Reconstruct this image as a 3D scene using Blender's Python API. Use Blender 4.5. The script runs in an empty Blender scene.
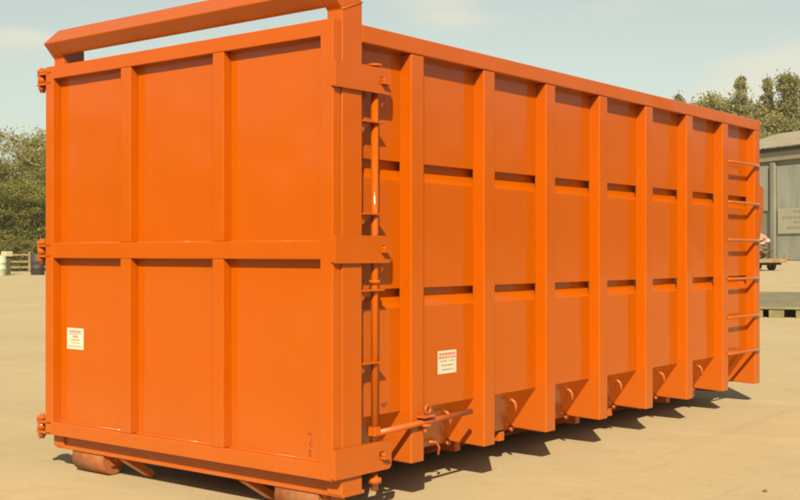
import bpy, bmesh, math, random
from mathutils import Vector, Matrix
R = math.radians
random.seed(7)
sc = bpy.context.scene
col = sc.collection

# ------------------------------------------------------------------ camera
TILT = -0.010                      # the container sits slightly nose-down on the yard
LIFT = 0.232
ROOT = Matrix.Translation((0, 0, LIFT)) @ Matrix.Rotation(TILT, 4, 'X')
YAW, PIT, ROL, FPX = 0.6739, 0.0034, 0.0005, 1143.3
CAM = Vector((3.9018, -4.3434, 1.1637))
fw = Vector((-math.sin(YAW)*math.cos(PIT), math.cos(YAW)*math.cos(PIT), math.sin(PIT)))
r0 = Vector((math.cos(YAW), math.sin(YAW), 0)); u0 = r0.cross(fw)
rt = r0*math.cos(ROL)+u0*math.sin(ROL); up = -r0*math.sin(ROL)+u0*math.cos(ROL)
cm = Matrix(((rt.x, up.x, -fw.x, CAM.x), (rt.y, up.y, -fw.y, CAM.y), (rt.z, up.z, -fw.z, CAM.z), (0, 0, 0, 1)))
cd = bpy.data.cameras.new('camera'); cam = bpy.data.objects.new('camera', cd); col.objects.link(cam)
cam.matrix_world = ROOT @ cm
cd.sensor_width = 36; cd.lens = FPX*36/800; cd.clip_start = 0.1; cd.clip_end = 4000
sc.camera = cam
CW = cam.matrix_world

def at(u, v, depth):               # world point seen at photo pixel (u, v) at a distance along the view
    p = Vector(((u-400)/FPX*depth, -(v-250)/FPX*depth, -depth))
    return CW @ p
def ground(u, depth):              # ground point in that column of the photograph
    p = at(u, 250, depth); return Vector((p.x, p.y, 0))

# ------------------------------------------------------------------ sun and sky
SUN = Vector((0.485, -0.645, 0.592)).normalized()
w = bpy.data.worlds.new('World'); sc.world = w; w.use_nodes = True
nt = w.node_tree; N = nt.nodes; L = nt.links
bg = N['Background']
sky = N.new('ShaderNodeTexSky'); sky.sky_type = 'NISHITA'; sky.sun_disc = False
sky.sun_elevation = math.asin(SUN.z); sky.sun_rotation = math.atan2(SUN.x, SUN.y)
sky.air_density = 1.0; sky.dust_density = 1.3; sky.ozone_density = 0.6; sky.altitude = 50
tc = N.new('ShaderNodeTexCoord')
sep = N.new('ShaderNodeSeparateXYZ'); L.new(tc.outputs['Generated'], sep.inputs[0])
# flatten the sky desaturated and slightly warm-green, as the old print shows it
hsv = N.new('ShaderNodeHueSaturation'); hsv.inputs['Saturation'].default_value = 0.42; hsv.inputs['Value'].default_value = 1.0
L.new(sky.outputs[0], hsv.inputs['Color'])
tint = N.new('ShaderNodeMix'); tint.data_type = 'RGBA'; tint.blend_type = 'MULTIPLY'; tint.inputs[0].default_value = 1
L.new(hsv.outputs[0], tint.inputs[6]); tint.inputs[7].default_value = (1.02, 1.06, 0.90, 1)
# clouds: stretched noise on the sky dome
mp = N.new('ShaderNodeMapping'); mp.inputs['Scale'].default_value = (1, 1, 3.4); mp.inputs['Location'].default_value = (0.35, 0.1, 0.0)
L.new(tc.outputs['Generated'], mp.inputs[0])
nz = N.new('ShaderNodeTexNoise'); nz.inputs['Scale'].default_value = 4.2; nz.inputs['Detail'].default_value = 7; nz.inputs['Roughness'].default_value = 0.52
L.new(mp.outputs[0], nz.inputs['Vector'])
def math_node(op, a, b=None, clamp=False):
    m = N.new('ShaderNodeMath'); m.operation = op; m.use_clamp = clamp
    for i, x in enumerate((a, b)):
        if x is None: continue
        if isinstance(x, (int, float)): m.inputs[i].default_value = x
        else: L.new(x, m.inputs[i])
    return m.outputs[0]
blobs = None
for (u, v, su, sv, amp) in ((425, 4, 62, 24, .25), (455, 20, 30, 9, .10), (15, 36, 40, 7, .2), (790, 78, 75, 13, .24), (722, 97, 30, 8, .22), (395, -60, 160, 40, .12), (60, 125, 60, 14, .12), (600, 150, 120, 14, .15), (-150, 60, 90, 20, .2), (960, 50, 110, 22, .2)):
    d = (at(u, v, 100)-CW.translation).normalized()
    # anisotropic gaussian: horizontal width su px, vertical width sv px
    hd = Vector((-d.y, d.x, 0)).normalized(); vd = d.cross(hd)
    def dotn(vec, k):
        n = N.new('ShaderNodeVectorMath'); n.operation = 'DOT_PRODUCT'; L.new(tc.outputs['Generated'], n.inputs[0]); n.inputs[1].default_value = vec*k
        return n.outputs['Value']
    a = dotn(hd, FPX/su); b = dotn(vd, FPX/sv); f_ = dotn(d, 1)
    e = math_node('ADD', math_node('MULTIPLY', a, a), math_node('MULTIPLY', b, b))
    g = math_node('MULTIPLY', math_node('EXPONENT', math_node('MULTIPLY', e, -0.5)), amp)
    g = math_node('MULTIPLY', g, math_node('GREATER_THAN', f_, 0))
    blobs = g if blobs is None else math_node('ADD', blobs, g)
cl = math_node('ADD', nz.outputs[0], blobs)
ramp = N.new('ShaderNodeMapRange'); ramp.inputs[1].default_value = 0.60; ramp.inputs[2].default_value = 0.80; ramp.interpolation_type = 'SMOOTHSTEP'
L.new(cl, ramp.inputs[0])
cmix = N.new('ShaderNodeMix'); cmix.data_type = 'RGBA'
L.new(math_node('MULTIPLY', ramp.outputs[0], 0.6), cmix.inputs[0])
L.new(tint.outputs[2], cmix.inputs[6]); cmix.inputs[7].default_value = (7.6, 7.1, 5.5, 1)
L.new(cmix.outputs[2], bg.inputs['Color']); bg.inputs['Strength'].default_value = 0.065

sd = bpy.data.lights.new('sun', 'SUN'); sd.energy = 5.0; sd.angle = R(0.55); sd.color = (1.0, 0.87, 0.62)
so = bpy.data.objects.new('sun', sd); col.objects.link(so)
so.rotation_euler = SUN.to_track_quat('Z', 'Y').to_euler(); so.location = (20, -30, 30)
sc.view_settings.view_transform = 'Standard'; sc.view_settings.look = 'None'
sc.view_settings.exposure = 0.80; sc.view_settings.gamma = 1.0
sc.render.engine = 'CYCLES'
try:
    sc.cycles.use_denoising = True; sc.cycles.filter_width = 2.0; sc.cycles.max_bounces = 6
except Exception: pass

# ------------------------------------------------------------------ material helpers
def mat(name, color, rough=0.6, metal=0.0, var=0.0, vscale=3.0, bump=0.0, bscale=40.0, c2=None, coat=0.0, spec=0.5, noise_stretch=(1, 1, 1), detail=5, thr=(0.35, 0.65)):
    m = bpy.data.materials.new(name); m.use_nodes = True
    t = m.node_tree; n = t.nodes; l = t.links; p = n['Principled BSDF']
    p.inputs['Base Color'].default_value = (*color, 1); p.inputs['Roughness'].default_value = rough; p.inputs['Metallic'].default_value = metal
    p.inputs['Coat Weight'].default_value = coat; p.inputs['Specular IOR Level'].default_value = spec
    co = n.new('ShaderNodeTexCoord'); mpn = n.new('ShaderNodeMapping'); mpn.inputs['Scale'].default_value = noise_stretch
    l.new(co.outputs['Object'], mpn.inputs[0])
    if c2 is not None or var > 0:
        a = n.new('ShaderNodeTexNoise'); a.inputs['Scale'].default_value = vscale; a.inputs['Detail'].default_value = detail; a.inputs['Roughness'].default_value = 0.6
        l.new(mpn.outputs[0], a.inputs['Vector'])
        mr = n.new('ShaderNodeMapRange'); mr.inputs[1].default_value = thr[0]; mr.inputs[2].default_value = thr[1]; l.new(a.outputs[0], mr.inputs[0])
        mx = n.new('ShaderNodeMix'); mx.data_type = 'RGBA'; l.new(mr.outputs[0], mx.inputs[0])
        if c2 is None: c2 = tuple(c*(1-var) for c in color)
        mx.inputs[6].default_value = (*color, 1); mx.inputs[7].default_value = (*c2, 1)
        l.new(mx.outputs[2], p.inputs['Base Color'])
    if bump > 0:
        b = n.new('ShaderNodeTexNoise'); b.inputs['Scale'].default_value = bscale; b.inputs['Detail'].default_value = 4; l.new(mpn.outputs[0], b.inputs['Vector'])
        bn = n.new('ShaderNodeBump'); bn.inputs['Strength'].default_value = 1; bn.inputs['Distance'].default_value = bump
        l.new(b.outputs[0], bn.inputs['Height']); l.new(bn.outputs[0], p.inputs['Normal'])
    return m

def paint_material():
    m = mat('orange_gloss_paint', (0.39, 0.066, 0.0005), rough=0.2, spec=0.40)
    t = m.node_tree; n = t.nodes; l = t.links; p = n['Principled BSDF']
    co = n.new('ShaderNodeTexCoord')
    # slight patchiness of a hand-sprayed coat
    a = n.new('ShaderNodeTexNoise'); a.inputs['Scale'].default_value = 1.7; a.inputs['Detail'].default_value = 6; l.new(co.outputs['Object'], a.inputs['Vector'])
    mx = n.new('ShaderNodeMix'); mx.data_type = 'RGBA'; l.new(a.outputs[0], mx.inputs[0])
    mx.inputs[6].default_value = (0.385, 0.074, 0.0001, 1); mx.inputs[7].default_value = (0.36, 0.066, 0.0001, 1)
    # fine dust film, thicker low down where the yard throws it up
    sp = n.new('ShaderNodeSeparateXYZ'); l.new(co.outputs['Object'], sp.inputs[0])
    dz = n.new('ShaderNodeMapRange'); dz.inputs[1].default_value = 0.45; dz.inputs[2].default_value = -0.1; dz.inputs[3].default_value = 0.0; dz.inputs[4].default_value = 0.16
    l.new(sp.outputs[2], dz.inputs[0])
    dn = n.new('ShaderNodeTexNoise'); dn.inputs['Scale'].default_value = 9; dn.inputs['Detail'].default_value = 8; dn.inputs['Roughness'].default_value = 0.7; l.new(co.outputs['Object'], dn.inputs['Vector'])
    mm = n.new('ShaderNodeMath'); mm.operation = 'MULTIPLY'; l.new(dz.outputs[0], mm.inputs[0]); l.new(dn.outputs[0], mm.inputs[1])
    mx2 = n.new('ShaderNodeMix'); mx2.data_type = 'RGBA'; l.new(mm.outputs[0], mx2.inputs[0]); l.new(mx.outputs[2], mx2.inputs[6]); mx2.inputs[7].default_value = (0.34, 0.24, 0.12, 1)
    l.new(mx2.outputs[2], p.inputs['Base Color'])
    rr = n.new('ShaderNodeMapRange'); rr.inputs[3].default_value = 0.03; rr.inputs[4].default_value = 0.09; l.new(dn.outputs[0], rr.inputs[0]); l.new(rr.outputs[0], p.inputs['Roughness'])
    # sheet waviness and orange peel
    b = n.new('ShaderNodeTexNoise'); b.inputs['Scale'].default_value = 2.3; b.inputs['Detail'].default_value = 1; l.new(co.outputs['Object'], b.inputs['Vector'])
    bn = n.new('ShaderNodeBump'); bn.inputs['Distance'].default_value = 0.012; bn.inputs['Strength'].default_value = 1; l.new(b.outputs[0], bn.inputs['Height'])
    b2 = n.new('ShaderNodeTexNoise'); b2.inputs['Scale'].default_value = 260; l.new(co.outputs['Object'], b2.inputs['Vector'])
    bn2 = n.new('ShaderNodeBump'); bn2.inputs['Distance'].default_value = 0.0002; l.new(b2.outputs[0], bn2.inputs['Height']); l.new(bn.outputs[0], bn2.inputs['Normal'])
    l.new(bn2.outputs[0], p.inputs['Normal'])
    return m
PAINT = paint_material()
RUST = mat('rusty_roller_steel', (0.22, 0.115, 0.05), rough=0.75, spec=0.2, c2=(0.27, 0.055, 0.012), vscale=16, bump=0.002, bscale=60)
STEEL = mat('primer_steel', (0.36, 0.085, 0.02), rough=0.4, c2=(0.38, 0.07, 0.004), vscale=20)
WHITE = mat('sticker_white', (0.56, 0.50, 0.40), rough=0.45, var=0.08, vscale=30)
RED = mat('sticker_red_print', (0.48, 0.13, 0.08), rough=0.5, var=0.1, vscale=60)
GREYPRINT = mat('sticker_dark_print', (0.32, 0.24, 0.2), rough=0.5, var=0.15, vscale=60)
SMUDGE_SHADE = mat('smudge_and_hole_shade', (0.24, 0.04, 0.01), rough=0.7, var=0.3, vscale=60)

# ------------------------------------------------------------------ geometry helpers
def box(bm, x0, x1, y0, y1, z0, z1):
    vs = [bm.verts.new((x, y, z)) for x in (x0, x1) for y in (y0, y1) for z in (z0, z1)]
    for f in ((0, 1, 3, 2), (4, 6, 7, 5), (0, 4, 5, 1), (2, 3, 7, 6), (0, 2, 6, 4), (1, 5, 7, 3)):
        bm.faces.new([vs[i] for i in f])
def prism(bm, pts, a0, a1, axis):
    """polygon in the plane normal to axis, extruded from a0 to a1. axis x: (y,z); y: (x,z); z: (x,y)"""
    def mk(p, a):
        if axis == 'x': return (a, p[0], p[1])
        if axis == 'y': return (p[0], a, p[1])
        return (p[0], p[1], a)
    A = [bm.verts.new(mk(p, a0)) for p in pts]; B = [bm.verts.new(mk(p, a1)) for p in pts]
    bm.faces.new(A); bm.faces.new(B[::-1])
    n = len(pts)
    for i in range(n): bm.faces.new([A[i], B[i], B[(i+1) % n], A[(i+1) % n]])
def tube(bm, pts, rad, seg=10, caps=True):
    pts = [Vector(p) for p in pts]
    rads = rad if isinstance(rad, (list, tuple)) else [rad]*len(pts)
    rings = []; ref = None
    for i, p in enumerate(pts):
        if i == 0: d = pts[1]-p
        elif i == len(pts)-1: d = p-pts[i-1]
        else: d = (pts[i+1]-p).normalized()+(p-pts[i-1]).normalized()
        d.normalize()
        if ref is None: ref = Vector((0, 0, 1)) if abs(d.z) < 0.9 else Vector((1, 0, 0))
        a = d.cross(ref).normalized(); b = d.cross(a).normalized(); ref = b.cross(d) if False else ref
        if abs(d.dot(ref)) > 0.98: ref = Vector((0.3, 1, 0.2)); a = d.cross(ref).normalized(); b = d.cross(a).normalized()
        rings.append([bm.verts.new(p+(a*math.cos(t)+b*math.sin(t))*rads[i]) for t in (2*math.pi*k/seg for k in range(seg))])
    for i in range(len(rings)-1):
        for k in range(seg): 
            f = bm.faces.new([rings[i][k], rings[i][(k+1) % seg], rings[i+1][(k+1) % seg], rings[i+1][k]]); f.smooth = True
    if caps: bm.faces.new(rings[0][::-1]); bm.faces.new(rings[-1])
def obj(name, bm, m, parent=None, bevel=0.0, label=None, recalc=True, loc=None, seg=2):
    if recalc: bmesh.ops.recalc_face_normals(bm, faces=bm.faces)
    me = bpy.data.meshes.new(name); bm.to_mesh(me); bm.free()
    o = bpy.data.objects.new(name, me); col.objects.link(o)
    for mm in (m if isinstance(m, (list, tuple)) else [m]): me.materials.append(mm)
    if parent: o.parent = parent
    if bevel:
        b = o.modifiers.new('bevel', 'BEVEL'); b.width = bevel; b.segments = seg; b.limit_method = 'ANGLE'; b.angle_limit = R(35); b.harden_normals = False
    if label: o['label'] = label
    if loc is not None: o.location = loc
    return o
def thing(name, label, cat, loc=(0, 0, 0), rz=0, group=None):
    o = bpy.data.objects.new(name, None); col.objects.link(o); o.location = loc; o.rotation_euler = (0, 0, rz); o.empty_display_size = 0.3
    o['label'] = label; o['category'] = cat
    if group: o['group'] = group
    return o
def tag(o, label, cat, group=None):
    o['label'] = label; o['category'] = cat
    if group: o['group'] = group
def again(o, loc, parent=None):
    c = o.copy(); col.objects.link(c); c.parent = parent or o.parent; c.location = loc; return c
NB = bmesh.new

# ------------------------------------------------------------------ the yard ground
def ground_material():
    m = bpy.data.materials.new('sandy_yard'); m.use_nodes = True
    t = m.node_tree; n = t.nodes; l = t.links; p = n['Principled BSDF']; p.inputs['Roughness'].default_value = 0.95; p.inputs['Specular IOR Level'].default_value = 0.2
    co = n.new('ShaderNodeTexCoord')
    def noise(scale, detail=5, rough=0.6, stretch=(1, 1, 1), rot=0.0):
        mp_ = n.new('ShaderNodeMapping'); mp_.inputs['Scale'].default_value = stretch; mp_.inputs['Rotation'].default_value = (0, 0, rot); l.new(co.outputs['Object'], mp_.inputs[0])
        a = n.new('ShaderNodeTexNoise'); a.inputs['Scale'].default_value = scale; a.inputs['Detail'].default_value = detail; a.inputs['Roughness'].default_value = rough; l.new(mp_.outputs[0], a.inputs['Vector']); return a.outputs[0]
    def ramp_(x, a, b):
        r = n.new('ShaderNodeMapRange'); r.inputs[1].default_value = a; r.inputs[2].default_value = b; r.interpolation_type = 'SMOOTHSTEP'; l.new(x, r.inputs[0]); return r.outputs[0]
    def mix(f, a, b):
        x = n.new('ShaderNodeMix'); x.data_type = 'RGBA'
        if isinstance(f, float): x.inputs[0].default_value = f
        else: l.new(f, x.inputs[0])
        for i, c in ((6, a), (7, b)):
            if isinstance(c, tuple): x.inputs[i].default_value = (*c, 1)
            else: l.new(c, x.inputs[i])
        return x.outputs[2]
    def mul(a, k):
        x = n.new('ShaderNodeMath'); x.operation = 'MULTIPLY'; l.new(a, x.inputs[0])
        if isinstance(k, float): x.inputs[1].default_value = k
        else: l.new(k, x.inputs[1])
        return x.outputs[0]
    c = mix(ramp_(noise(0.35, 6, 0.65), 0.35, 0.65), (0.390, 0.312, 0.188), (0.365, 0.286, 0.168))
    c = mix(mul(ramp_(noise(2.3, 6, 0.7), 0.52, 0.72), 0.5), c, (0.325, 0.245, 0.13))
    c = mix(mul(ramp_(noise(1.1, 4, 0.6, (0.25, 2.2, 1), 0.5), 0.53, 0.70), 0.45), c, (0.43, 0.335, 0.195))      # dried drag marks
    c = mix(mul(ramp_(noise(0.9, 5, 0.7, (3.0, 0.22, 1), -0.9), 0.56, 0.68), 0.35), c, (0.31, 0.235, 0.13))    # faint wheel tracks
    c = mix(mul(ramp_(noise(55, 3, 0.7), 0.60, 0.74), 0.55), c, (0.28, 0.205, 0.115))                            # grit
    c = mix(mul(ramp_(noise(120, 2, 0.7), 0.62, 0.72), 0.5), c, (0.48, 0.39, 0.25))
    l.new(c, p.inputs['Base Color'])
    h1 = noise(3, 8, 0.75); h2 = noise(70, 4, 0.7)
    b1 = n.new('ShaderNodeBump'); b1.inputs['Distance'].default_value = 0.02; b1.inputs['Strength'].default_value = 0.6; l.new(h1, b1.inputs['Height'])
    b2 = n.new('ShaderNodeBump'); b2.inputs['Distance'].default_value = 0.004; b2.inputs['Strength'].default_value = 0.7; l.new(h2, b2.inputs['Height']); l.new(b1.outputs[0], b2.inputs['Normal'])
    l.new(b2.outputs[0], p.inputs['Normal'])
    return m
bm = NB()
S = 1500
vs = [bm.verts.new(p) for p in ((-S, -S, 0), (S, -S, 0), (S, S, 0), (-S, S, 0))]; bm.faces.new(vs)
g = obj('ground', bm, ground_material()); g['kind'] = 'structure'

# ------------------------------------------------------------------ the container
C = thing('waste_container', 'big orange open-top steel roll-off container with ribbed sides on sandy yard', 'container')
C.location = (0, 0, LIFT); C.rotation_euler = (TILT, 0, 0)
W = 2.5; HT = 2.37; Y0 = 0.763; PY = 0.713; NP = 8; YE = Y0+7*PY; PW = 0.118
def mir(x): return -W-x

# rear frame: two uprights, sill behind the door, and the raised hoop that bends back over the door
FY0, FY1 = 0.064, 0.223
tilt = R(42)
sy, cz = math.sin(tilt), math.cos(tilt)
zb_f = 2.425                                    # bend, on the front face
zb_r = zb_f + math.tan(tilt/2)*(FY1-FY0)        # bend, on the rear face
TB = 0.105                                      # tube width
al = 0.125                                      # length of the leaning piece along its front face
def upright(xa, xb, nm='frame_upright'):
    bm = NB()
    fy, fz = FY0-al*sy, zb_f+al*cz
    ry, rz_ = fy+(FY1-FY0)*cz, fz+(FY1-FY0)*sy
    prism(bm, [(FY0, -0.085), (FY0, zb_f), (fy, fz), (ry, rz_), (FY1, zb_r), (FY1, -0.085)], xa, xb, 'x')
    return obj(nm, bm, PAINT, C, 0.006)
upright(-TB, 0.001); upright(-W, -W+TB)
bm = NB()
fy, fz = FY0-al*sy, zb_f+al*cz
ry, rz_ = fy+(FY1-FY0)*cz, fz+(FY1-FY0)*sy
prism(bm, [(fy, fz), (ry, rz_), (ry+TB*sy, rz_-TB*cz), (fy+TB*sy, fz-TB*cz)], -W+TB, -TB, 'x')
obj('crossbar', bm, PAINT, C, 0.006)
bm = NB(); box(bm, -W+0.02, 0.0, 0.083, 0.225, -0.088, -0.012); box(bm, -W+0.02, 0.004, 0.070, 0.24, -0.094, -0.074)
obj('rear_sill', bm, PAINT, C, 0.004)
# weld beads at the mitres of the hoop
for xx in (0.0015,):
    bm = NB(); tube(bm, [(xx, FY0, zb_f), (xx, FY1, zb_r)], 0.0045, 6); obj('weld_bead', bm, PAINT, C)

# door leaf: frame of box section, six recessed sheets
D = NB()
DX0, DX1 = -W, -0.006
stiles = [(-2.5, -2.42), (-1.733, -1.638), (-0.914, -0.824), (-0.094, -0.006)]
rails = [(0.0, 0.085), (1.135, 1.233), (2.287, 2.37)]
DT = 0.062
box(D, stiles[-1][0], stiles[-1][1], 0, DT, 0, HT)
door = obj('door', D, PAINT, C, 0.005)
bm = NB(); box(bm, stiles[0][0], stiles[0][1], 0, DT, 0, HT); obj('door_stile', bm, PAINT, door, 0.005)
for (a, b) in rails:
    bm = NB(); box(bm, stiles[0][1], stiles[-1][0], 0.001, DT-0.001, a, b); obj('door_rail', bm, PAINT, door, 0.005)
for (a, b) in stiles[1:3]:
    for (z0, z1) in ((rails[0][1], rails[1][0]), (rails[1][1], rails[2][0])):
        bm = NB(); box(bm, a, b, 0.0015, DT-0.002, z0, z1); obj('door_stiffener', bm, PAINT, door, 0.005)
xs = [stiles[0][1], stiles[1][0], stiles[1][1], stiles[2][0], stiles[2][1], stiles[3][0]]
for (z0, z1) in ((rails[0][1], rails[1][0]), (rails[1][1], rails[2][0])):
    for a, b in ((xs[0], xs[1]), (xs[2], xs[3]), (xs[4], xs[5])):
        bm = NB(); box(bm, a-0.01, b+0.01, DT-0.004, DT+0.003, z0-0.01, z1+0.01); obj('door_panel', bm, PAINT, door)
        bm = NB()    # fillet welds round the sheet
        y_ = DT-0.005
        tube(bm, [(a, y_, z0), (b, y_, z0), (b, y_, z1), (a, y_, z1), (a, y_, z0+0.001)], 0.0045, 6, False); obj('weld_bead', bm, PAINT, door)
# lock plates on the free edge of the door, reaching round to the lock bar
LBX, LBY = -0.022, 0.352
for (zt0, zb0, bot) in ((2.155, 2.018, 0), (1.26, 1.115, 0), (0.165, 0.010, 1)):
    bm = NB()
    y1 = 0.445
    pts = [(-0.006, zb0), (y1-0.02, zb0), (y1, zb0+0.02), (y1, zt0-0.02), (y1-0.02, zt0), (-0.006, zt0)]
    # plate with a small jaw slot cut through: built as pieces round the slot
    zc = (zt0+zb0)/2; sy0, sy1 = 0.345, 0.385
    prism(bm, [(-0.006, zb0), (sy0, zb0), (sy0, zt0), (-0.006, zt0)], 0.004, 0.020, 'x')
    prism(bm, [(sy0, zb0), (sy1, zb0), (sy1, zc-0.022), (sy0, zc-0.022)], 0.004, 0.020, 'x')
    prism(bm, [(sy0, zc+0.022), (sy1, zc+0.022), (sy1, zt0), (sy0, zt0)], 0.004, 0.020, 'x')
    prism(bm, [(sy1, zb0), (y1-0.018, zb0), (y1, zb0+0.018), (y1, zt0-0.018), (y1-0.018, zt0), (sy1, zt0)], 0.004, 0.020, 'x')
    bmesh.ops.remove_doubles(bm, verts=bm.verts, dist=0.0002)
    dele = [f for f in bm.faces if all(abs(v.co.y-sy0) < 1e-4 for v in f.verts) and not all(abs(v.co.z-zc) <= 0.0221 for v in f.verts)]
    lp = obj('lock_plate', bm, PAINT, door, 0.0)
    bm = NB(); prism(bm, [(0.352, zc-0.004), (0.405, zc-0.012), (0.405, zc-0.024), (0.352, zc-0.018)], 0.015, 0.048, 'x'); tube(bm, [(0.018, 0.368, zc+0.004), (0.046, 0.368, zc+0.004)], 0.014, 10)
    obj('cam_lug', bm, PAINT, lp, 0.002)
    bm = NB(); box(bm, -0.012, 0.018, -0.009, -0.001, zb0+0.004, zt0-0.004); obj('edge_strip', bm, PAINT, lp, 0.002)

# hinges on the far edge of the door
for zc in (2.30, 1.185, 0.045):
    bm = NB()
    prism(bm, [(-W-0.115, 0.012), (-W-0.07, 0.0), (-W+0.06, 0.0), (-W+0.06, 0.06), (-W-0.115, 0.06)], zc+0.022, zc+0.038, 'z')
    prism(bm, [(-W-0.115, 0.012), (-W-0.07, 0.0), (-W+0.06, 0.0), (-W+0.06, 0.06), (-W-0.115, 0.06)], zc-0.045, zc-0.029, 'z')
    h = obj('hinge', bm, PAINT, door, 0.002)
    bm = NB(); tube(bm, [(-W-0.085, 0.035, zc-0.085), (-W-0.085, 0.035, zc+0.075)], 0.018, 12); obj('hinge_pin', bm, PAINT, door)
    bm = NB(); tube(bm, [(-W-0.085, 0.035, zc+0.04), (-W-0.085, 0.035, zc+0.062)], 0.034, 8); obj('nut', bm, PAINT, door); bm = NB(); tube(bm, [(-W-0.085, 0.035, zc-0.068), (-W-0.085, 0.035, zc-0.047)], 0.030, 6); obj('nut', bm, PAINT, door)
    bm = NB(); tube(bm, [(-W-0.085, 0.035, zc-0.026), (-W-0.085, 0.035, zc+0.02)], 0.03, 12); box(bm, -W-0.085, -W-0.02, 0.06, 0.1, zc-0.024, zc+0.018); obj('hinge_knuckle', bm, PAINT, door)

# sticker on the door: cream sheet, red heading and lines of print
def sticker(parent, o, ux, uz, nrm, w_, h_, lines):
    """o lower-left corner, ux / uz unit vectors, nrm outward"""
    o = Vector(o); ux = Vector(ux); uz = Vector(uz); nrm = Vector(nrm)
    def quad(bm, a, b, c, d, off):
        vs = [bm.verts.new(o+ux*x+uz*z+nrm*off) for x, z in ((a, c), (b, c), (b, d), (a, d))]; bm.faces.new(vs)
    bm = NB(); quad(bm, 0, w_, 0, h_, 0.0016)
    s = obj('sticker', bm, WHITE, parent, recalc=False)
    s['label'] = 'cream warning sticker with red heading'
    for k, (a, b, c, d, mm) in enumerate(lines):
        bm = NB(); rnd = random.Random(k+5)
        x = a
        while x < b:                                # broken into words: print too small to read
            e = min(b, x+rnd.uniform(.05, .16)); quad(bm, x*w_, e*w_, c*h_, d*h_, 0.0024); x = e+0.03
        obj('print_line', bm, mm, s, recalc=False)
lines_side = [(.08, .95, .80, .90, RED), (.05, .95, .66, .75, RED), (.12, .5, .52, .58, GREYPRINT), (.6, .93, .52, .58, GREYPRINT), (.2, .85, .33, .40, GREYPRINT), (.22, .8, .14, .21, GREYPRINT)]
lines_door = [(.15, .85, .80, .88, RED), (.15, .85, .70, .76, GREYPRINT), (.35, .65, .55, .65, RED), (.2, .8, .42, .47, RED), (.25, .8, .28, .33, GREYPRINT), (.1, .85, .12, .17, GREYPRINT)]
sticker(door, (-2.345, DT-0.004, 0.555), (1, 0, 0), (0, 0, 1), (0, -1, 0), 0.175, 0.135, lines_door)

# dark scrawled mark near the door's lower corner
bm = NB()
for pts in ([(-.245, .215), (-.205, .222), (-.195, .19), (-.225, .165), (-.19, .15)], [(-.225, .145), (-.215, .10)], [(-.235, .125), (-.195, .13)]):
    tube(bm, [(-.215+(x+.215)*.55, DT-0.0035, z) for x, z in pts], 0.0035, 5)
obj('paint_mark', bm, SMUDGE_SHADE, door)

# side posts with their triangular feet
def post_mesh(mirror=False):
    bm = NB(); f = mir if mirror else (lambda x: x)
    prism(bm, [(f(-0.002), 0.0), (f(-0.002), 2.274), (f(-0.09), 2.274), (f(-0.09), 0.285), (f(-0.283), 0.013), (f(-0.262), 0.010)], -PW, 0.0, 'y')
    return bm
for mirror in (False, True):
    p0 = obj('side_post', post_mesh(mirror), PAINT, C, 0.007, loc=(0, Y0, 0))
    for k in range(1, NP): again(p0, (0, Y0+k*PY, 0))
# pressed side sheets, one to a bay
prof = [(-0.080, 2.30), (-0.080, 1.678), (-0.124, 1.674), (-0.124, 1.634), (-0.080, 1.572), (-0.080, 0.972), (-0.124, 0.968), (-0.124, 0.928), (-0.080, 0.866), (-0.080, 0.288), (-0.286, 0.004), (-0.33, -0.004)]
def panel_mesh(y0, y1, mirror=False):
    bm = NB(); f = mir if mirror else (lambda x: x)
    pts = [(f(x), z) for x, z in prof]+[(f(x-0.006), z) for x, z in prof[::-1]]
    A = [bm.verts.new((x, y0, z)) for x, z in pts]; B = [bm.verts.new((x, y1, z)) for x, z in pts]
    n = len(pts)
    for i in range(n): bm.faces.new([A[i], B[i], B[(i+1) % n], A[(i+1) % n]])
    h = len(prof)
    for V in (A, B):
        for i in range(h-1): bm.faces.new([V[i], V[i+1], V[n-2-i], V[n-1-i]])
    return bm
for mirror in (False, True):
    q_ = obj('side_panel', panel_mesh(FY1-0.02, Y0-PW/2-0.001, mirror), PAINT, C)
    p0 = obj('side_panel', panel_mesh(-PW/2+0.001, PY-PW/2-0.001, mirror), PAINT, C, loc=(0, Y0, 0))
    for k in range(1, NP-1): again(p0, (0, Y0+k*PY, 0))
    if not mirror: first_bay = p0
sp_ = first_bay
sticker(sp_, (-0.080, 0.992-Y0, 0.462), (0, 1, 0), (0, 0, 1), (1, 0, 0), 0.185, 0.135, lines_side)
for mirror in (False, True):
    f = mir if mirror else (lambda x: x)
    bm = NB(); xa, xb = sorted((f(-0.1), f(0.0))); box(bm, xa, xb, FY1+0.001, YE+0.002, 2.276, 2.37)
    obj('top_rail', bm, PAINT, C, 0.007)
# lashing hooks on the sloping foot of each bay, and the small lugs beside the post feet
def slope_x(z): return -0.080-(0.288-z)*0.725
def hook_mesh():                                   # bent rod welded to the slope, arching outwards with its free end down
    bm = NB()
    pts = [(-0.160, 0, .180), (-0.156, 0, .200), (-0.146, 0, .220), (-0.128, 0, .229), (-0.110, 0.002, .226), (-0.097, 0.006, .212), (-0.092, 0.012, .190), (-0.094, 0.014, .150)]
    tube(bm, pts, 0.0105, 8); return bm
h0 = obj('lashing_hook', hook_mesh(), STEEL, C, loc=(0, Y0+0.36, 0))
for k in range(1, NP-2): again(h0, (0, Y0+0.36+k*PY, 0))
bm = NB(); bmesh.ops.create_icosphere(bm, subdivisions=2, radius=0.017)
for f in bm.faces: f.smooth = True
l0 = obj('lug', bm, STEEL, C, loc=(-0.262, Y0+PY-PW-0.012, 0.0))
for k in range(2, NP): again(l0, (-0.262, Y0+k*PY-PW-0.012, 0.0))
bm = NB(); pts = [(-0.27, 0, 0.03), (-0.25, 0.05, 0.025), (-0.245, 0.075, -0.01), (-0.25, 0.07, -0.055)]
tube(bm, pts, 0.008, 8); obj('drain_hook', bm, STEEL, C, loc=(0, Y0+PY-0.32, 0))

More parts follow.
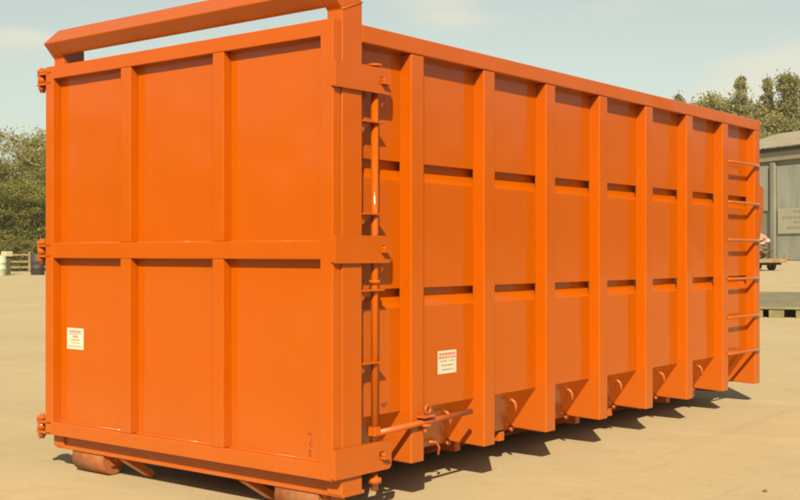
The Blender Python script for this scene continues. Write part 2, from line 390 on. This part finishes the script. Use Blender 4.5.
# floor, cross members, runners
bm = NB(); box(bm, -W+0.32, -0.32, 0.2, YE-0.02, -0.012, 0.0); obj('floor_plate', bm, PAINT, C)
bm = NB(); box(bm, -W+0.30, -0.30, -0.03, 0.03, -0.075, -0.014); c0 = obj('cross_member', bm, PAINT, C, 0.003, loc=(0, 0.5, 0))
for k in range(1, 11): again(c0, (0, 0.5+k*0.5, 0))
for xc in (-1.78, -0.72):
    bm = NB()
    prism(bm, [(0.10, -0.075), (0.16, -0.075), (0.36, -0.155), (YE-0.1, -0.155), (YE-0.1, -0.135), (0.36, -0.135), (0.3, -0.075), (YE-0.1, -0.077), (YE-0.1, -0.150)][:6]+[(0.26, -0.078)], xc-0.045, xc+0.045, 'x')
    box(bm, xc-0.008, xc+0.008, 0.3, YE-0.11, -0.136, -0.076)
    obj('runner', bm, PAINT, C, 0.003)
    xa_ = xc-0.06 if xc < -1 else xc-0.045
    bm = NB(); A_ = Vector((xa_, 0.105, -0.09)); B_ = Vector((xa_+0.10, 0.24, -0.205))
    for P_ in (A_, B_): pass
    e1, e2 = Vector((0.032, 0, 0)), Vector((0, 0.012, 0.016))
    q_ = [[bm.verts.new(P_+e1*i+e2*j) for i, j in ((-1, -1), (1, -1), (1, 1), (-1, 1))] for P_ in (A_, B_)]
    bm.faces.new(q_[0]); bm.faces.new(q_[1][::-1])
    for i in range(4): bm.faces.new([q_[0][i], q_[1][i], q_[1][(i+1) % 4], q_[0][(i+1) % 4]])
    obj('skid_strut', bm, PAINT, C, 0.003)
# rear rollers in their brackets
for xc in (-2.16, -0.34):
    for xx in (xc-0.18, xc+0.166):
        br = NB(); prism(br, [(0.09, -0.09), (0.33, -0.09), (0.26, -0.17), (0.13, -0.17)], xx, xx+0.014, 'x')
        brk = obj('roller_bracket', br, PAINT, C, 0.002)
    bm = NB(); tube(bm, [(xc-0.16, 0.165, -0.138), (xc-0.155, 0.165, -0.138), (xc+0.155, 0.165, -0.138), (xc+0.16, 0.165, -0.138)], [0.084, 0.092, 0.092, 0.084], 40)
    obj('roller', bm, RUST, brk)
    bm = NB(); tube(bm, [(xc-0.2, 0.175, -0.125), (xc+0.2, 0.175, -0.125)], 0.022, 14); obj('axle', bm, STEEL, brk)

# lock bar with its guide brackets
bm = NB(); tube(bm, [(LBX, LBY, 2.165), (LBX, LBY, 0.02), ], 0.020, 18)
tube(bm, [(LBX, LBY, 0.02), (LBX, LBY, -0.02)], 0.014, 12)
lb = obj('lock_bar', bm, PAINT, C)
bm = NB(); tube(bm, [(LBX, LBY, 2.165), (LBX, LBY, 2.178)], 0.042, 16); obj('end_cap', bm, PAINT, lb)
bm = NB(); tube(bm, [(LBX, LBY, 1.005), (LBX, LBY, 1.025)], 0.032, 16); obj('collar', bm, PAINT, lb)
bm = NB(); tube(bm, [(LBX, LBY, 0.01), (LBX, LBY, -0.03), (LBX, LBY, -0.032), (LBX, LBY, -0.06), (LBX, LBY, -0.062), (LBX, LBY, -0.10)], [0.014, 0.02, 0.038, 0.038, 0.02, 0.02], 12); obj('end_nut', bm, PAINT, lb)
for z in (1.86, 1.37, 0.965, 0.58):
    bm = NB(); box(bm, -0.078, 0.012, FY1+0.004, LBY+0.045, z, z+0.010)
    prism(bm, [(FY1+0.006, z), (LBY-0.03, z), (FY1+0.006, z-0.07)], -0.03, -0.022, 'x')
    obj('guide_bracket', bm, PAINT, lb, 0.002)
# the long handle stowed along the side, with its catch
hz = 0.235
bm = NB(); tube(bm, [(0.018, LBY-0.01, hz-0.022), (0.018, 1.19, hz)], 0.0165, 14); hd = obj('lock_handle', bm, STEEL, C)
bm = NB(); tube(bm, [(0.018, 0.745, hz-0.07), (0.018, 0.745, hz-0.035), (0.018, 0.745, hz-0.034), (0.018, 0.745, hz-0.022)], [0.012, 0.012, 0.036, 0.036], 12); box(bm, 0.0, 0.052, 0.69, 0.80, hz+0.016, hz+0.028); obj('catch', bm, STEEL, hd, 0.002)
bm = NB(); pts = [(0.03+0.0*k, 0.755+0.024*math.cos(a), hz+0.058+0.024*math.sin(a)) for k, a in enumerate([2*math.pi*i/14 for i in range(15)])]
tube(bm, pts, 0.006, 7, False); obj('ring', bm, STEEL, hd)
bm = NB(); prism(bm, [(0.47, 0.345), (0.54, 0.350), (0.505, 0.318)], -0.082, -0.0785, 'x'); obj('drain_hole_shade', bm, SMUDGE_SHADE, C)  # flat pad, no opening: the dark inside a drain hole is put into its colour
bm = NB(); prism(bm, [(LBY-0.026, hz-0.045), (LBY+0.026, hz-0.045), (LBY+0.02, hz+0.005), (LBY-0.02, hz+0.005)], -0.048, 0.004, 'x'); obj('handle_root', bm, PAINT, hd, 0.003)

# ladder rungs in the last bay
ya, yb = Y0+6*PY-0.02, YE-0.02
def rung(ya_, yb_):
    bm = NB(); tube(bm, [(-0.004, ya_, 0), (0.012, ya_+0.03, 0), (0.018, ya_+0.05, 0), (0.018, yb_-0.06, 0), (0.010, yb_-0.04, 0), (-0.004, yb_-0.01, 0)], 0.0135, 10); return bm
r0_ = obj('ladder_rung', rung(ya, yb), PAINT, C, loc=(0, 0, 1.955))
for z in (1.61, 1.285, 0.95, 0.62, 0.31): again(r0_, (0, 0, z))
# front wall and the bracket that shows past the last post
bm = NB(); box(bm, -W+0.1, -0.1, YE-0.06, YE-0.02, 0.0, 2.36); obj('front_wall', bm, PAINT, C, 0.004)
bm = NB(); prism(bm, [(YE+0.002, 1.28), (YE+0.03, 1.30), (YE+0.115, 1.55), (YE+0.115, 1.77), (YE+0.002, 1.80)], -0.16, -0.012, 'x'); obj('front_bracket', bm, PAINT, C, 0.005)

# ------------------------------------------------------------------ background: yard buildings
SHEET = mat('weathered_wall_sheet', (0.20, 0.19, 0.14), rough=0.8, c2=(0.15, 0.14, 0.105), vscale=0.9, noise_stretch=(1, 1, 0.35))
SHEET2 = mat('pale_door_sheet', (0.27, 0.275, 0.235), rough=0.8, c2=(0.20, 0.205, 0.175), vscale=0.8, noise_stretch=(1, 1, 0.3))
ROOFM = mat('fibre_cement_roof', (0.20, 0.175, 0.13), rough=0.9, c2=(0.155, 0.135, 0.10), vscale=0.7)
TRIM = mat('buff_fascia', (0.24, 0.21, 0.14), rough=0.8, var=0.15, vscale=1.5)
DARK = mat('dark_gap', (0.03, 0.022, 0.018), rough=0.9)
CREAM = mat('sign_cream', (0.33, 0.31, 0.225), rough=0.6, var=0.08, vscale=2)
PRINT = mat('faded_sign_print', (0.23, 0.21, 0.155), rough=0.7)
PALE = mat('pale_metal', (0.62, 0.58, 0.48), rough=0.5)

D1, D2 = 95.0, 90.7
A = ground(762, D1); B = ground(800, D2)
dirv = (B-A).normalized(); nrm = Vector((dirv.y, -dirv.x, 0))
if nrm.dot(CW.translation-A) < 0: nrm = -nrm
rzb = math.atan2(dirv.y, dirv.x)
L0, L1 = -48*(B-A).length/38.0, 24.0
bt = thing('warehouse', 'long grey industrial shed with shallow brown roof and sign board beyond the container', 'building', A, rzb)
def px_h(v, u=762, d=D1): return at(u, v, d).z
eave = px_h(153); 
per = (B-A).length/38.0                           # metres of wall per photo pixel
s = 1 if nrm.dot(Vector((-dirv.y, dirv.x, 0))) < 0 else -1   # local -y faces the camera when s = 1
def lb_(bm, x0, x1, d0, d1, z0, z1): box(bm, x0, x1, -d1*s, -d0*s, z0, z1)
bm = NB(); lb_(bm, L0, L1, -14, 0, 0, eave); obj('wall', bm, SHEET, bt)
# corrugated roof, as real ribs
bm = NB(); ridge = px_h(124.5, 762, D1)
nrib = 170; z0_ = eave+0.25
def roofpt(x, t, dz): return (x, -s*(0.7*(1-t)-7.0*t), z0_+(ridge-z0_)*t+dz)
prev = None
for i in range(nrib*2+1):
    x = L0-0.5+(L1-L0+1)*i/(nrib*2); dz = 0.05*(i % 2)
    cur = [bm.verts.new(roofpt(x, 0, dz)), bm.verts.new(roofpt(x, 1, dz)), bm.verts.new((x, s*14.7, z0_+dz))]
    if prev: bm.faces.new([prev[0], cur[0], cur[1], prev[1]]); bm.faces.new([prev[1], cur[1], cur[2], prev[2]])
    prev = cur
obj('roof', bm, ROOFM, bt)
bm = NB(); lb_(bm, L0-.4, L1+.4, 0.02, 0.45, eave-0.05, eave+0.22); obj('gutter', bm, DARK, bt)
bm = NB(); lb_(bm, L0-.3, L1+.3, 0.01, 0.30, px_h(162.5), eave-0.06); obj('fascia', bm, TRIM, bt)
# pilasters and sliding door leaves
for xp in [L0-2+6*k for k in (0, 2, 3, 4)]:
    bm = NB(); lb_(bm, xp+2.0, xp+2.35, 0.01, 0.26, 0, px_h(163)); obj('pilaster', bm, SHEET, bt)
xd0 = (781-762)*per; xs_ = (776-762)*per
bm = NB(); lb_(bm, xs_-0.22, xs_+0.22, 0.02, 0.35, 0, px_h(164)); obj('pilaster', bm, SHEET, bt, label='darker pilaster beside the door')
for k in range(3):
    bm = NB(); lb_(bm, xd0-0.25+k*3.0, xd0+2.7+k*3.0, 0.03, 0.14, 0.05, px_h(168)); dd = obj('sliding_door', bm, SHEET2, bt)
    for j in range(9):
        bm = NB(); lb_(bm, xd0-0.2+k*3.0+j*0.32, xd0-0.16+k*3.0+j*0.32, 0.142, 0.152, 0.06, px_h(169)); obj('rib', bm, SHEET2, dd)
for k in range(1):
    bm = NB(); lb_(bm, -1.15-k*3.4, 0.95-k*3.4, 0.03, 0.12, px_h(211), px_h(166)); obj('wall_panel', bm, SHEET2, bt)
bm = NB(); lb_(bm, xd0, xd0+4.6, 0.2, 0.26, px_h(234), px_h(209.5)); sg = obj('sign_board', bm, CREAM, bt)
zt = px_h(209.5); zb_ = px_h(234); hh = zt-zb_
for (a, b, c, d) in ((0.40, 0.62, .82, .90), (0.12, 0.9, .58, .68), (0.42, 0.75, .40, .48), (0.25, 0.85, .18, .28)):
    bm = NB(); x = a; rnd = random.Random(int(a*100))
    while x < b:
        e = min(b, x+rnd.uniform(0.04, 0.1)); lb_(bm, xd0+4.6*x, xd0+4.6*e, 0.262, 0.268, zb_+hh*c, zb_+hh*d); x = e+0.02
    obj('print_line', bm, PRINT, sg)
bm = NB(); bmesh.ops.create_uvsphere(bm, u_segments=16, v_segments=8, radius=0.42)
for f in bm.faces: f.smooth = True
vx = (782-762)*per*1.08
vt = obj('roof_ventilator', bm, PALE, bt); vt.location = (vx, s*6.2, px_h(126.5, 782, D1+6)); vt.scale = (1, 1, 0.55)
bm = NB(); tube(bm, [(0, 0, -1.3), (0, 0, 0)], 0.26, 12); vs_ = obj('vent_stack', bm, PALE, bt); vs_.location = vt.location

# flat steel platform lying on bearers in the yard
PLTOP = mat('weathered_platform_deck', (0.12, 0.11, 0.06), rough=0.85, c2=(0.19, 0.165, 0.09), vscale=1.6)
PLSIDE = mat('dusty_platform_side', (0.19, 0.16, 0.07), rough=0.85, c2=(0.13, 0.10, 0.045), vscale=3)
P1 = ground(757, 22.0); P2 = ground(806, 21.7)
d_ = (P2-P1).normalized(); n_ = Vector((-d_.y, d_.x, 0))
if n_.dot(P1-CW.translation) < 0: n_ = -n_
pf = thing('steel_platform', 'low flat steel platform on bearers lying in the yard to the right', 'platform', P1, math.atan2(d_.y, d_.x))
sg_ = 1 if n_.dot(Vector((-d_.y, d_.x, 0))) > 0 else -1
def pb(bm, x0, x1, y0, y1, z0, z1): box(bm, x0, x1, min(y0*sg_, y1*sg_), max(y0*sg_, y1*sg_), z0, z1)
bm = NB(); pb(bm, -0.9, 5.2, 0.0, 7.0, 0.165, 0.215); obj('deck', bm, PLTOP, pf, 0.004)
for x0, x1 in ((-0.9, 0.10), (0.21, 0.49), (0.70, 2.4), (2.7, 5.2)):
    bm = NB(); pb(bm, x0, x1, 0.03, 0.2, 0.0, 0.163); obj('side_skirt', bm, PLSIDE, pf, 0.004)
for k in range(7):
    bm = NB(); pb(bm, -0.8, 5.1, 0.5+k*0.85, 0.62+k*0.85, 0.0, 0.163); obj('bearer', bm, PLSIDE, pf)

# small flat trailer with a bundle on it by the shed
TAN = mat('trailer_board', (0.27, 0.17, 0.08), rough=0.8, var=0.3, vscale=3)
T1 = ground(752, 60)
tr = thing('flatbed_trailer', 'small tan flatbed trailer carrying scrap in front of the shed', 'trailer', T1, rzb)
bm = NB(); box(bm, -1.2, 1.62, -0.9, 0.9, 0.42, 0.62); obj('deck', bm, TAN, tr, 0.02)
bm = NB(); box(bm, -1.1, 1.45, -0.7, 0.7, 0.30, 0.41); obj('chassis', bm, DARK, tr)
for (x, y) in ((-0.6, -0.8), (-0.6, 0.8), (0.55, -0.8), (0.55, 0.8)):
    bm = NB(); tube(bm, [(x, y-0.1, 0.26), (x, y+0.1, 0.26)], 0.26, 20); wh = obj('wheel', bm, DARK, tr)
    bm = NB(); tube(bm, [(x, y-0.11, 0.26), (x, y+0.11, 0.26)], 0.12, 14); obj('rim', bm, TAN, wh)
bm = NB(); box(bm, 1.5, 1.6, -0.88, -0.8, 0.62, 0.86); box(bm, 1.5, 1.6, 0.8, 0.88, 0.62, 0.86); obj('stake', bm, TAN, tr)
BR = mat('brown_bale', (0.10, 0.065, 0.04), rough=0.9, c2=(0.16, 0.12, 0.06), vscale=5)
bm = NB(); bmesh.ops.create_icosphere(bm, subdivisions=3, radius=1)
for v in bm.verts:
    v.co = Vector((v.co.x*1.0, v.co.y*0.75, max(-0.95, v.co.z)*0.42))*(1+0.15*math.sin(v.co.x*5+v.co.y*7+v.co.z*9))
o = obj('scrap_bale', bm, BR, None); o.location = T1+dirv*0.1+Vector((0, 0, 1.03)); o.rotation_euler = (0, 0, rzb); tag(o, 'dark brown bale heaped on the tan flatbed trailer', 'bale')
TARP = mat('white_pink_tarp', (0.38, 0.33, 0.28), rough=0.7, c2=(0.34, 0.17, 0.12), vscale=1.6)
bm = NB(); bmesh.ops.create_icosphere(bm, subdivisions=3, radius=1)
for v in bm.verts:
    v.co = Vector((v.co.x*0.95, v.co.y*0.7, max(-0.5, v.co.z)*0.36))*(1+0.12*math.sin(v.co.x*6-v.co.y*5+v.co.z*8))
o = obj('tarpaulin', bm, TARP, None); o.location = T1+dirv*0.05+Vector((0, 0, 1.58)); o.rotation_euler = (0, 0, rzb); tag(o, 'crumpled white and pink tarpaulin on top of the brown bale', 'tarpaulin')

# ------------------------------------------------------------------ background left: rail fence, barrels, shed
FEN = mat('fence_wood', (0.20, 0.15, 0.075), rough=0.9, var=0.35, vscale=4)
F1 = ground(-60, 66); F2 = ground(52, 66); fd = (F2-F1); fl = fd.length; fz_ = math.atan2(fd.y, fd.x)
fe = thing('rail_fence', 'low wooden post-and-rail fence below the trees at the left', 'fence', F1, fz_)
npst = 6
for k in range(npst):
    bm = NB(); box(bm, -0.07, 0.07, -0.07, 0.07, 0, 1.15); obj('post', bm, FEN, fe, 0.01, loc=(fl*k/(npst-1), 0, 0))
for z in (0.30, 0.62, 0.98):
    for k in range(npst-1):
        bm = NB(); box(bm, 0.075, fl/(npst-1)-0.075, -0.10, -0.06, -0.06, 0.06); ra = obj('rail', bm, FEN, fe, 0.005, loc=(fl*k/(npst-1), 0, z+random.uniform(-.02, .02)))
def barrel(u, d, h, r_, m_, lab, top=None):
    t = thing('barrel', lab, 'barrel', ground(u, d))
    bm = NB(); zs = [0, 0.02, h*.33, h*.345, h*.36, h*.64, h*.655, h*.67, h-.02, h]; rs = [r_*.97, r_, r_, r_*1.05, r_, r_, r_*1.05, r_, r_, r_*.97]
    tube(bm, [(0, 0, z) for z in zs], rs, 20); obj('drum', bm, m_, t)
    bm = NB(); tube(bm, [(0, 0, h), (0, 0, h+0.015)], r_*0.9, 20); obj('lid', bm, top or m_, t)
PLAST = mat('pale_green_plastic', (0.40, 0.46, 0.30), rough=0.5, var=0.1)
BLK = mat('dark_drum', (0.035, 0.025, 0.022), rough=0.7, var=0.3)
barrel(-0.5, 58, 1.0, 0.33, PLAST, 'pale green plastic barrel in front of the rail fence at the far left')
barrel(37.5, 59, 1.05, 0.34, BLK, 'dark steel drum behind the container corner at the end of the fence')
t = thing('bollard', 'brown post with a cream cap beside the pale green barrel', 'post', ground(7, 60))
bm = NB(); box(bm, -0.13, 0.13, -0.13, 0.13, 0, 0.95); obj('post', bm, mat('brown_post', (0.09, 0.06, 0.03), rough=0.9, var=.2), t, 0.02)
bm = NB(); box(bm, -0.22, 0.22, -0.22, 0.22, 0.95, 1.22); obj('cap', bm, mat('cream_cap', (0.42, 0.38, 0.26), rough=0.7, var=.1), t, 0.03)
# pale house glimpsed through the trees
Hh = thing('house', 'pale house half hidden behind the trees at the left', 'building', ground(36, 118), YAW)
bm = NB(); box(bm, -6, 6, 0, 7, 0, 5.6); obj('wall', bm, mat('pale_render', (0.45, 0.45, 0.38), rough=.8, var=.12, vscale=.5), Hh)
bm = NB(); prism(bm, [(-0.5, 5.6), (3.5, 7.8), (7.5, 5.6)], -6.4, 6.4, 'x'); obj('roof', bm, ROOFM, Hh)
GL = mat('window_glass', (0.03, 0.04, 0.05), rough=0.1)
for x in (-4.2, -1.6, 1.0, 3.6):
    for z in (1.0, 3.6):
        bm = NB(); box(bm, x, x+1.3, -0.06, -0.02, z, z+1.3); wf = obj('window', bm, PALE, Hh)
        bm = NB(); box(bm, x+.1, x+1.2, -0.08, -0.062, z+.1, z+1.2); obj('pane', bm, GL, wf)

# ------------------------------------------------------------------ trees
def leaf_mat(name, c1, c2):
    m = bpy.data.materials.new(name); m.use_nodes = True; t = m.node_tree; n = t.nodes; l = t.links
    p = n['Principled BSDF']; p.inputs['Roughness'].default_value = 0.75; p.inputs['Specular IOR Level'].default_value = 0.25
    co = n.new('ShaderNodeTexCoord'); a = n.new('ShaderNodeTexNoise'); a.inputs['Scale'].default_value = 0.9; a.inputs['Detail'].default_value = 6; l.new(co.outputs['Object'], a.inputs['Vector'])
    mr = n.new('ShaderNodeMapRange'); mr.inputs[1].default_value = .38; mr.inputs[2].default_value = .62; l.new(a.outputs[0], mr.inputs[0])
    mx = n.new('ShaderNodeMix'); mx.data_type = 'RGBA'; l.new(mr.outputs[0], mx.inputs[0]); mx.inputs[6].default_value = (*c1, 1); mx.inputs[7].default_value = (*c2, 1)
    l.new(mx.outputs[2], p.inputs['Base Color'])
    tr_ = n.new('ShaderNodeBsdfTranslucent'); l.new(mx.outputs[2], tr_.inputs['Color'])
    ms = n.new('ShaderNodeMixShader'); ms.inputs[0].default_value = 0.4; l.new(p.outputs[0], ms.inputs[1]); l.new(tr_.outputs[0], ms.inputs[2])
    l.new(ms.outputs[0], n['Material Output'].inputs['Surface'])
    return m
LEAF = [leaf_mat('olive_leaves', (0.23, 0.21, 0.05), (0.145, 0.14, 0.032)), leaf_mat('yellow_green_leaves', (0.29, 0.255, 0.085), (0.22, 0.20, 0.065)), leaf_mat('grey_green_leaves', (0.28, 0.25, 0.10), (0.20, 0.18, 0.07))]
BARK = mat('bark', (0.12, 0.09, 0.055), rough=0.9, var=0.4, vscale=3)
def make_tree(kind, H, Wd, seed, nleaf, leaf, mi, base=0.14):
    rnd = random.Random(seed)
    tb = NB()
    top = H*0.93
    pts = []; x = y = 0
    for i in range(9):
        t = i/8; x += rnd.uniform(-.02, .02)*H*.5; y += rnd.uniform(-.02, .02)*H*.5
        pts.append(Vector((x, y, top*t)))
    r_ = H*0.018
    tube(tb, pts, [r_*(1-0.88*i/8) for i in range(9)], 8)
    ends = []
    def prof_(t):                                    # crown radius at height fraction
        if kind == 'spire': return Wd*(0.10+0.95*(1-t)**0.8)*(0.6+0.4*math.sin(min(1, t/0.12)*math.pi/2))
        return Wd*math.sqrt(max(0.02, 1-((t-0.48)/0.56)**2))
    nb = 46 if kind == 'spire' else 30
    for b in range(nb):
        t = base+(0.97-base)*(b+rnd.random())/nb
        tz = (t-base)/(1-base)
        k = min(7, int(t*8/0.93*0.93)); p0 = pts[k].lerp(pts[k+1], max(0, min(1, t*8-k)))
        a = b*2.4+rnd.uniform(-.5, .5); rad = prof_(tz)*rnd.uniform(.55, 1.12)
        rise = rnd.uniform(0.0, .35) if kind == 'spire' else rnd.uniform(.2, .9)
        mid = p0+Vector((math.cos(a)*rad*.5, math.sin(a)*rad*.5, rad*rise*.35))
        e = p0+Vector((math.cos(a)*rad, math.sin(a)*rad, rad*rise*.8))
        if e.z > H: e.z = H*rnd.uniform(.93, 1)
        tube(tb, [p0, mid, e], [r_*.35*(1-tz*.7), r_*.2*(1-tz*.7), r_*.05], 5)
        m_ = 5 if kind == 'spire' else 7
        for j in range(m_):
            q = (j+.6)/m_; c = p0.lerp(mid, q*2) if q < .5 else mid.lerp(e, q*2-1)
            ends.append((c+Vector((rnd.gauss(0, .12), rnd.gauss(0, .12), rnd.gauss(0, .1)))*rad, (0.10+.14*rnd.random())*(Wd if kind != 'spire' else Wd*.75)*(1.05-.45*q)))
    vs, fs = [], []
    per_ = nleaf//len(ends)
    for c, r2 in ends:
        for j in range(int(per_*rnd.uniform(.4, 1.6))):
            d = Vector((rnd.gauss(0, 1), rnd.gauss(0, 1), rnd.gauss(0, .7)))
            p = c+d*r2*.8
            if p.z < H*0.05: continue
            n1 = Vector((rnd.gauss(0, 1), rnd.gauss(0, 1), rnd.gauss(0, 1)+.5)).normalized(); a1 = n1.orthogonal().normalized(); a1.rotate(Matrix.Rotation(rnd.random()*6.28, 3, n1)); b1 = n1.cross(a1)
            s_ = leaf*rnd.uniform(.6, 1.5); i0 = len(vs)
            vs += [p+a1*s_, p+b1*s_*.55, p-a1*s_, p-b1*s_*.55]; fs.append((i0, i0+1, i0+2, i0+3))
    me = bpy.data.meshes.new('crown'); me.from_pydata(vs, [], fs); me.materials.append(LEAF[mi])
    bmesh.ops.recalc_face_normals(tb, faces=tb.faces); mt = bpy.data.meshes.new('trunk'); tb.to_mesh(mt); tb.free(); mt.materials.append(BARK)
    return mt, me
MESH = {
 'b0': make_tree('broad', 9.0, 3.6, 1, 15000, .075, 0), 'b1': make_tree('broad', 8.4, 3.2, 2, 13000, .075, 1), 'b2': make_tree('broad', 8.0, 3.4, 3, 20000, .075, 0, .08),
 's0': make_tree('spire', 18, 2.6, 4, 20000, .11, 1), 's1': make_tree('spire', 17, 2.2, 5, 15000, .11, 2), 's2': make_tree('spire', 16, 3.8, 6, 22000, .11, 0),
 'h0': make_tree('broad', 13, 4.6, 8, 22000, .11, 2), 'h1': make_tree('broad', 12, 4.4, 9, 22000, .11, 1), 'bush': make_tree('broad', 3.2, 2.3, 10, 9000, .07, 0, .02)}
def tree(key, u, depth, vtop, label, group=None, name='tree', wide=1.0, cat='tree'):
    mt, me = MESH[key]; p = ground(u, depth); h = at(u, vtop, depth).z
    zmax = max(v.co.z for v in me.vertices)*0.97
    k = h/zmax
    t = thing(name, label, cat, p, random.uniform(0, 6.28), group); t.scale = (k*wide, k*wide, k)
    for nm, mm in (('trunk', mt), ('crown', me)):
        o = bpy.data.objects.new(nm, mm); col.objects.link(o); o.parent = t
    return t
GL_ = 'trees behind the rail fence'; GR_ = 'trees behind the shed'
tree('b0', 4, 78, 149, 'bushy olive tree at the far left edge, behind the cream-capped post', GL_, wide=1.1)
tree('b1', 29, 80, 128, 'taller yellow-green tree rising beside the container corner', GL_)
tree('b2', 18, 70, 176, 'lower dense tree in front, above the rail fence', GL_, wide=1.25)
tree('b0', -28, 82, 146, 'olive tree beyond the left edge of the yard', GL_)
tree('b1', 52, 86, 136, 'yellow-green tree mostly behind the container door', GL_)
tree('b2', -14, 70, 180, 'low tree left of the pale green barrel', GL_, wide=1.2)
tree('b2', 44, 72, 182, 'low dark tree right at the container hinge side', GL_, wide=1.2)
for i, u in enumerate((-55, 82, 110)): tree(('b1', 'b0', 'b2')[i], u, 84, 140, ('tree far left outside the fence end', 'broad tree hidden behind the container door', 'olive tree behind the middle of the container')[i], GL_)
for i, (u, vt_) in enumerate(((-2, 238), (12, 243), (24, 236), (35, 240), (48, 238))):
    tree('bush', u, 69, vt_, ('low dark shrub behind the pale green barrel', 'small shrub behind the cream-capped post', 'shrub under the lower dense tree', 'shrub by the dark steel drum', 'shrub hidden at the container corner')[i], 'shrubs behind the rail fence', 'shrub', 1.2, 'shrub')
R_ = [('s1', 681, 140, 96, 'thin sparse treetop showing over the container rail, leftmost of the row', .8), ('h0', 703, 132, 99, 'low rounded treetop next to the thin leftmost one', 1.0), ('h1', 719, 128, 93, 'rounded olive treetop left of the tall pointed tree', .9),
      ('s0', 743, 126, 80, 'tall pointed tree above the far end of the container', .8), ('h0', 757, 134, 100, 'low treetop between the two pointed trees', .8), ('s1', 768, 126, 79, 'slender pointed tree just right of the container corner', .8),
      ('h1', 776, 122, 112, 'lower bushy tree over the shed roof end', .8), ('s2', 792, 124, 73, 'broad full tree at the right edge above the shed roof', .95), ('s0', 812, 128, 74, 'tall tree past the right edge', 1.0), ('h0', 733, 138, 101, 'treetop filling behind the tall pointed tree', .9)]
for k, u, d, v, lab, wd in R_: tree(k, u, d, v, lab, GR_, wide=wd)
for i, u in enumerate((850, 890, 640, 600, 560, 520)): tree(('s0', 'h1', 'h0', 'h1', 'h0', 'h1')[i], u, 135, 120 if i > 1 else 85, ('tree beyond the shed, past the right edge', 'rounded tree farthest right behind the shed', 'tree hidden behind the last bay of the container', 'rounded tree hidden behind the container side', 'tree hidden behind the middle bays', 'tree hidden behind the lock bar side')[i], GR_)

# the belt of trees that closes the yard on the camera's side (seen mirrored in the glossy paint)
rnd = random.Random(21); vs, fs = [], []
for i in range(62):
    a = math.radians(rnd.uniform(0, 1)+i*4.0+(-158)); a0 = a
    rr_ = rnd.uniform(68, 84); cx, cy = 2+rr_*math.cos(a), -2+rr_*math.sin(a)
    if (Vector((cx, cy, 0))-CW.translation).normalized().dot(-CW.col[2].xyz) > 0.86: continue
    hh_ = rnd.uniform(7.5, 12); ww = rnd.uniform(3.2, 4.6)
    for j in range(1500):
        t = rnd.random()**.8; q = rnd.random()*6.283; rad = ww*math.sqrt(max(0.03, 1-((t-.42)/.6)**2))*rnd.random()**.4*(1+.25*math.sin(q*3+i)+.2*math.sin(t*17+i))
        p = Vector((cx+math.cos(q)*rad, cy+math.sin(q)*rad, .2+t*hh_*(1+.1*math.sin(q*2+i))))
        n1 = Vector((rnd.gauss(0, 1), rnd.gauss(0, 1), rnd.gauss(0, 1))).normalized(); a1 = n1.orthogonal().normalized(); b1 = n1.cross(a1); s_ = rnd.uniform(.15, .38); i0 = len(vs)
        vs += [p+a1*s_, p+b1*s_*.6, p-a1*s_, p-b1*s_*.6]; fs.append((i0, i0+1, i0+2, i0+3))
me = bpy.data.meshes.new('tree_belt'); me.from_pydata(vs, [], fs); me.materials.append(LEAF[0])
o = bpy.data.objects.new('tree_belt', me); col.objects.link(o); o['kind'] = 'stuff'; o['label'] = 'far belt of trees closing the yard'

# ------------------------------------------------------------------ loose grit and stones on the yard
GRIT = mat('yard_stones', (0.30, 0.22, 0.12), rough=0.9, c2=(0.42, 0.34, 0.22), vscale=2)
bm = NB(); rnd = random.Random(3)
for i in range(1500):
    d = 5.2+14*rnd.random()**1.6; u = rnd.uniform(-60, 860)
    p = ground(u, d); r1 = 0.0025+0.006*rnd.random()**4
    m_ = Matrix.Translation((p.x, p.y, r1*.3)) @ Matrix.Rotation(rnd.random()*6, 4, 'Z') @ Matrix.Diagonal((1, rnd.uniform(.6, 1), rnd.uniform(.4, .7), 1))
    bmesh.ops.create_icosphere(bm, subdivisions=1, radius=r1, matrix=m_)
gr = obj('loose_grit', bm, GRIT, recalc=False); gr['kind'] = 'stuff'; gr['label'] = 'fine grit scattered over the sandy yard'; gr['category'] = 'grit'
bm = NB(); bmesh.ops.create_icosphere(bm, subdivisions=2, radius=0.014)
for v in bm.verts: v.co *= 1+0.2*math.sin(v.co.x*200+v.co.y*130); v.co.z *= .6
p = at(765, 492, 5.5); k = CW.translation.z/(CW.translation.z-p.z); q = CW.translation+(p-CW.translation)*k
st = obj('stone', bm, mat('dark_stone', (0.16, 0.11, 0.06), rough=.9, var=.2)); st.location = (q.x, q.y, 0.008); tag(st, 'small dark stone alone on the sand at the lower right', 'stone')

# ------------------------------------------------------------------ thin summer haze over the yard
bm = NB(); box(bm, -420, 300, -260, 420, -1.0, 24.0)
hm = bpy.data.materials.new('haze_air'); hm.use_nodes = True; hn = hm.node_tree
hn.nodes.remove(hn.nodes['Principled BSDF'])
pv = hn.nodes.new('ShaderNodeVolumePrincipled'); pv.inputs['Color'].default_value = (0.92, 0.93, 0.86, 1); pv.inputs['Density'].default_value = 0.0005; pv.inputs['Anisotropy'].default_value = 0.2
hn.links.new(pv.outputs[0], hn.nodes['Material Output'].inputs['Volume'])
hz_ = obj('haze', bm, hm); hz_['kind'] = 'stuff'
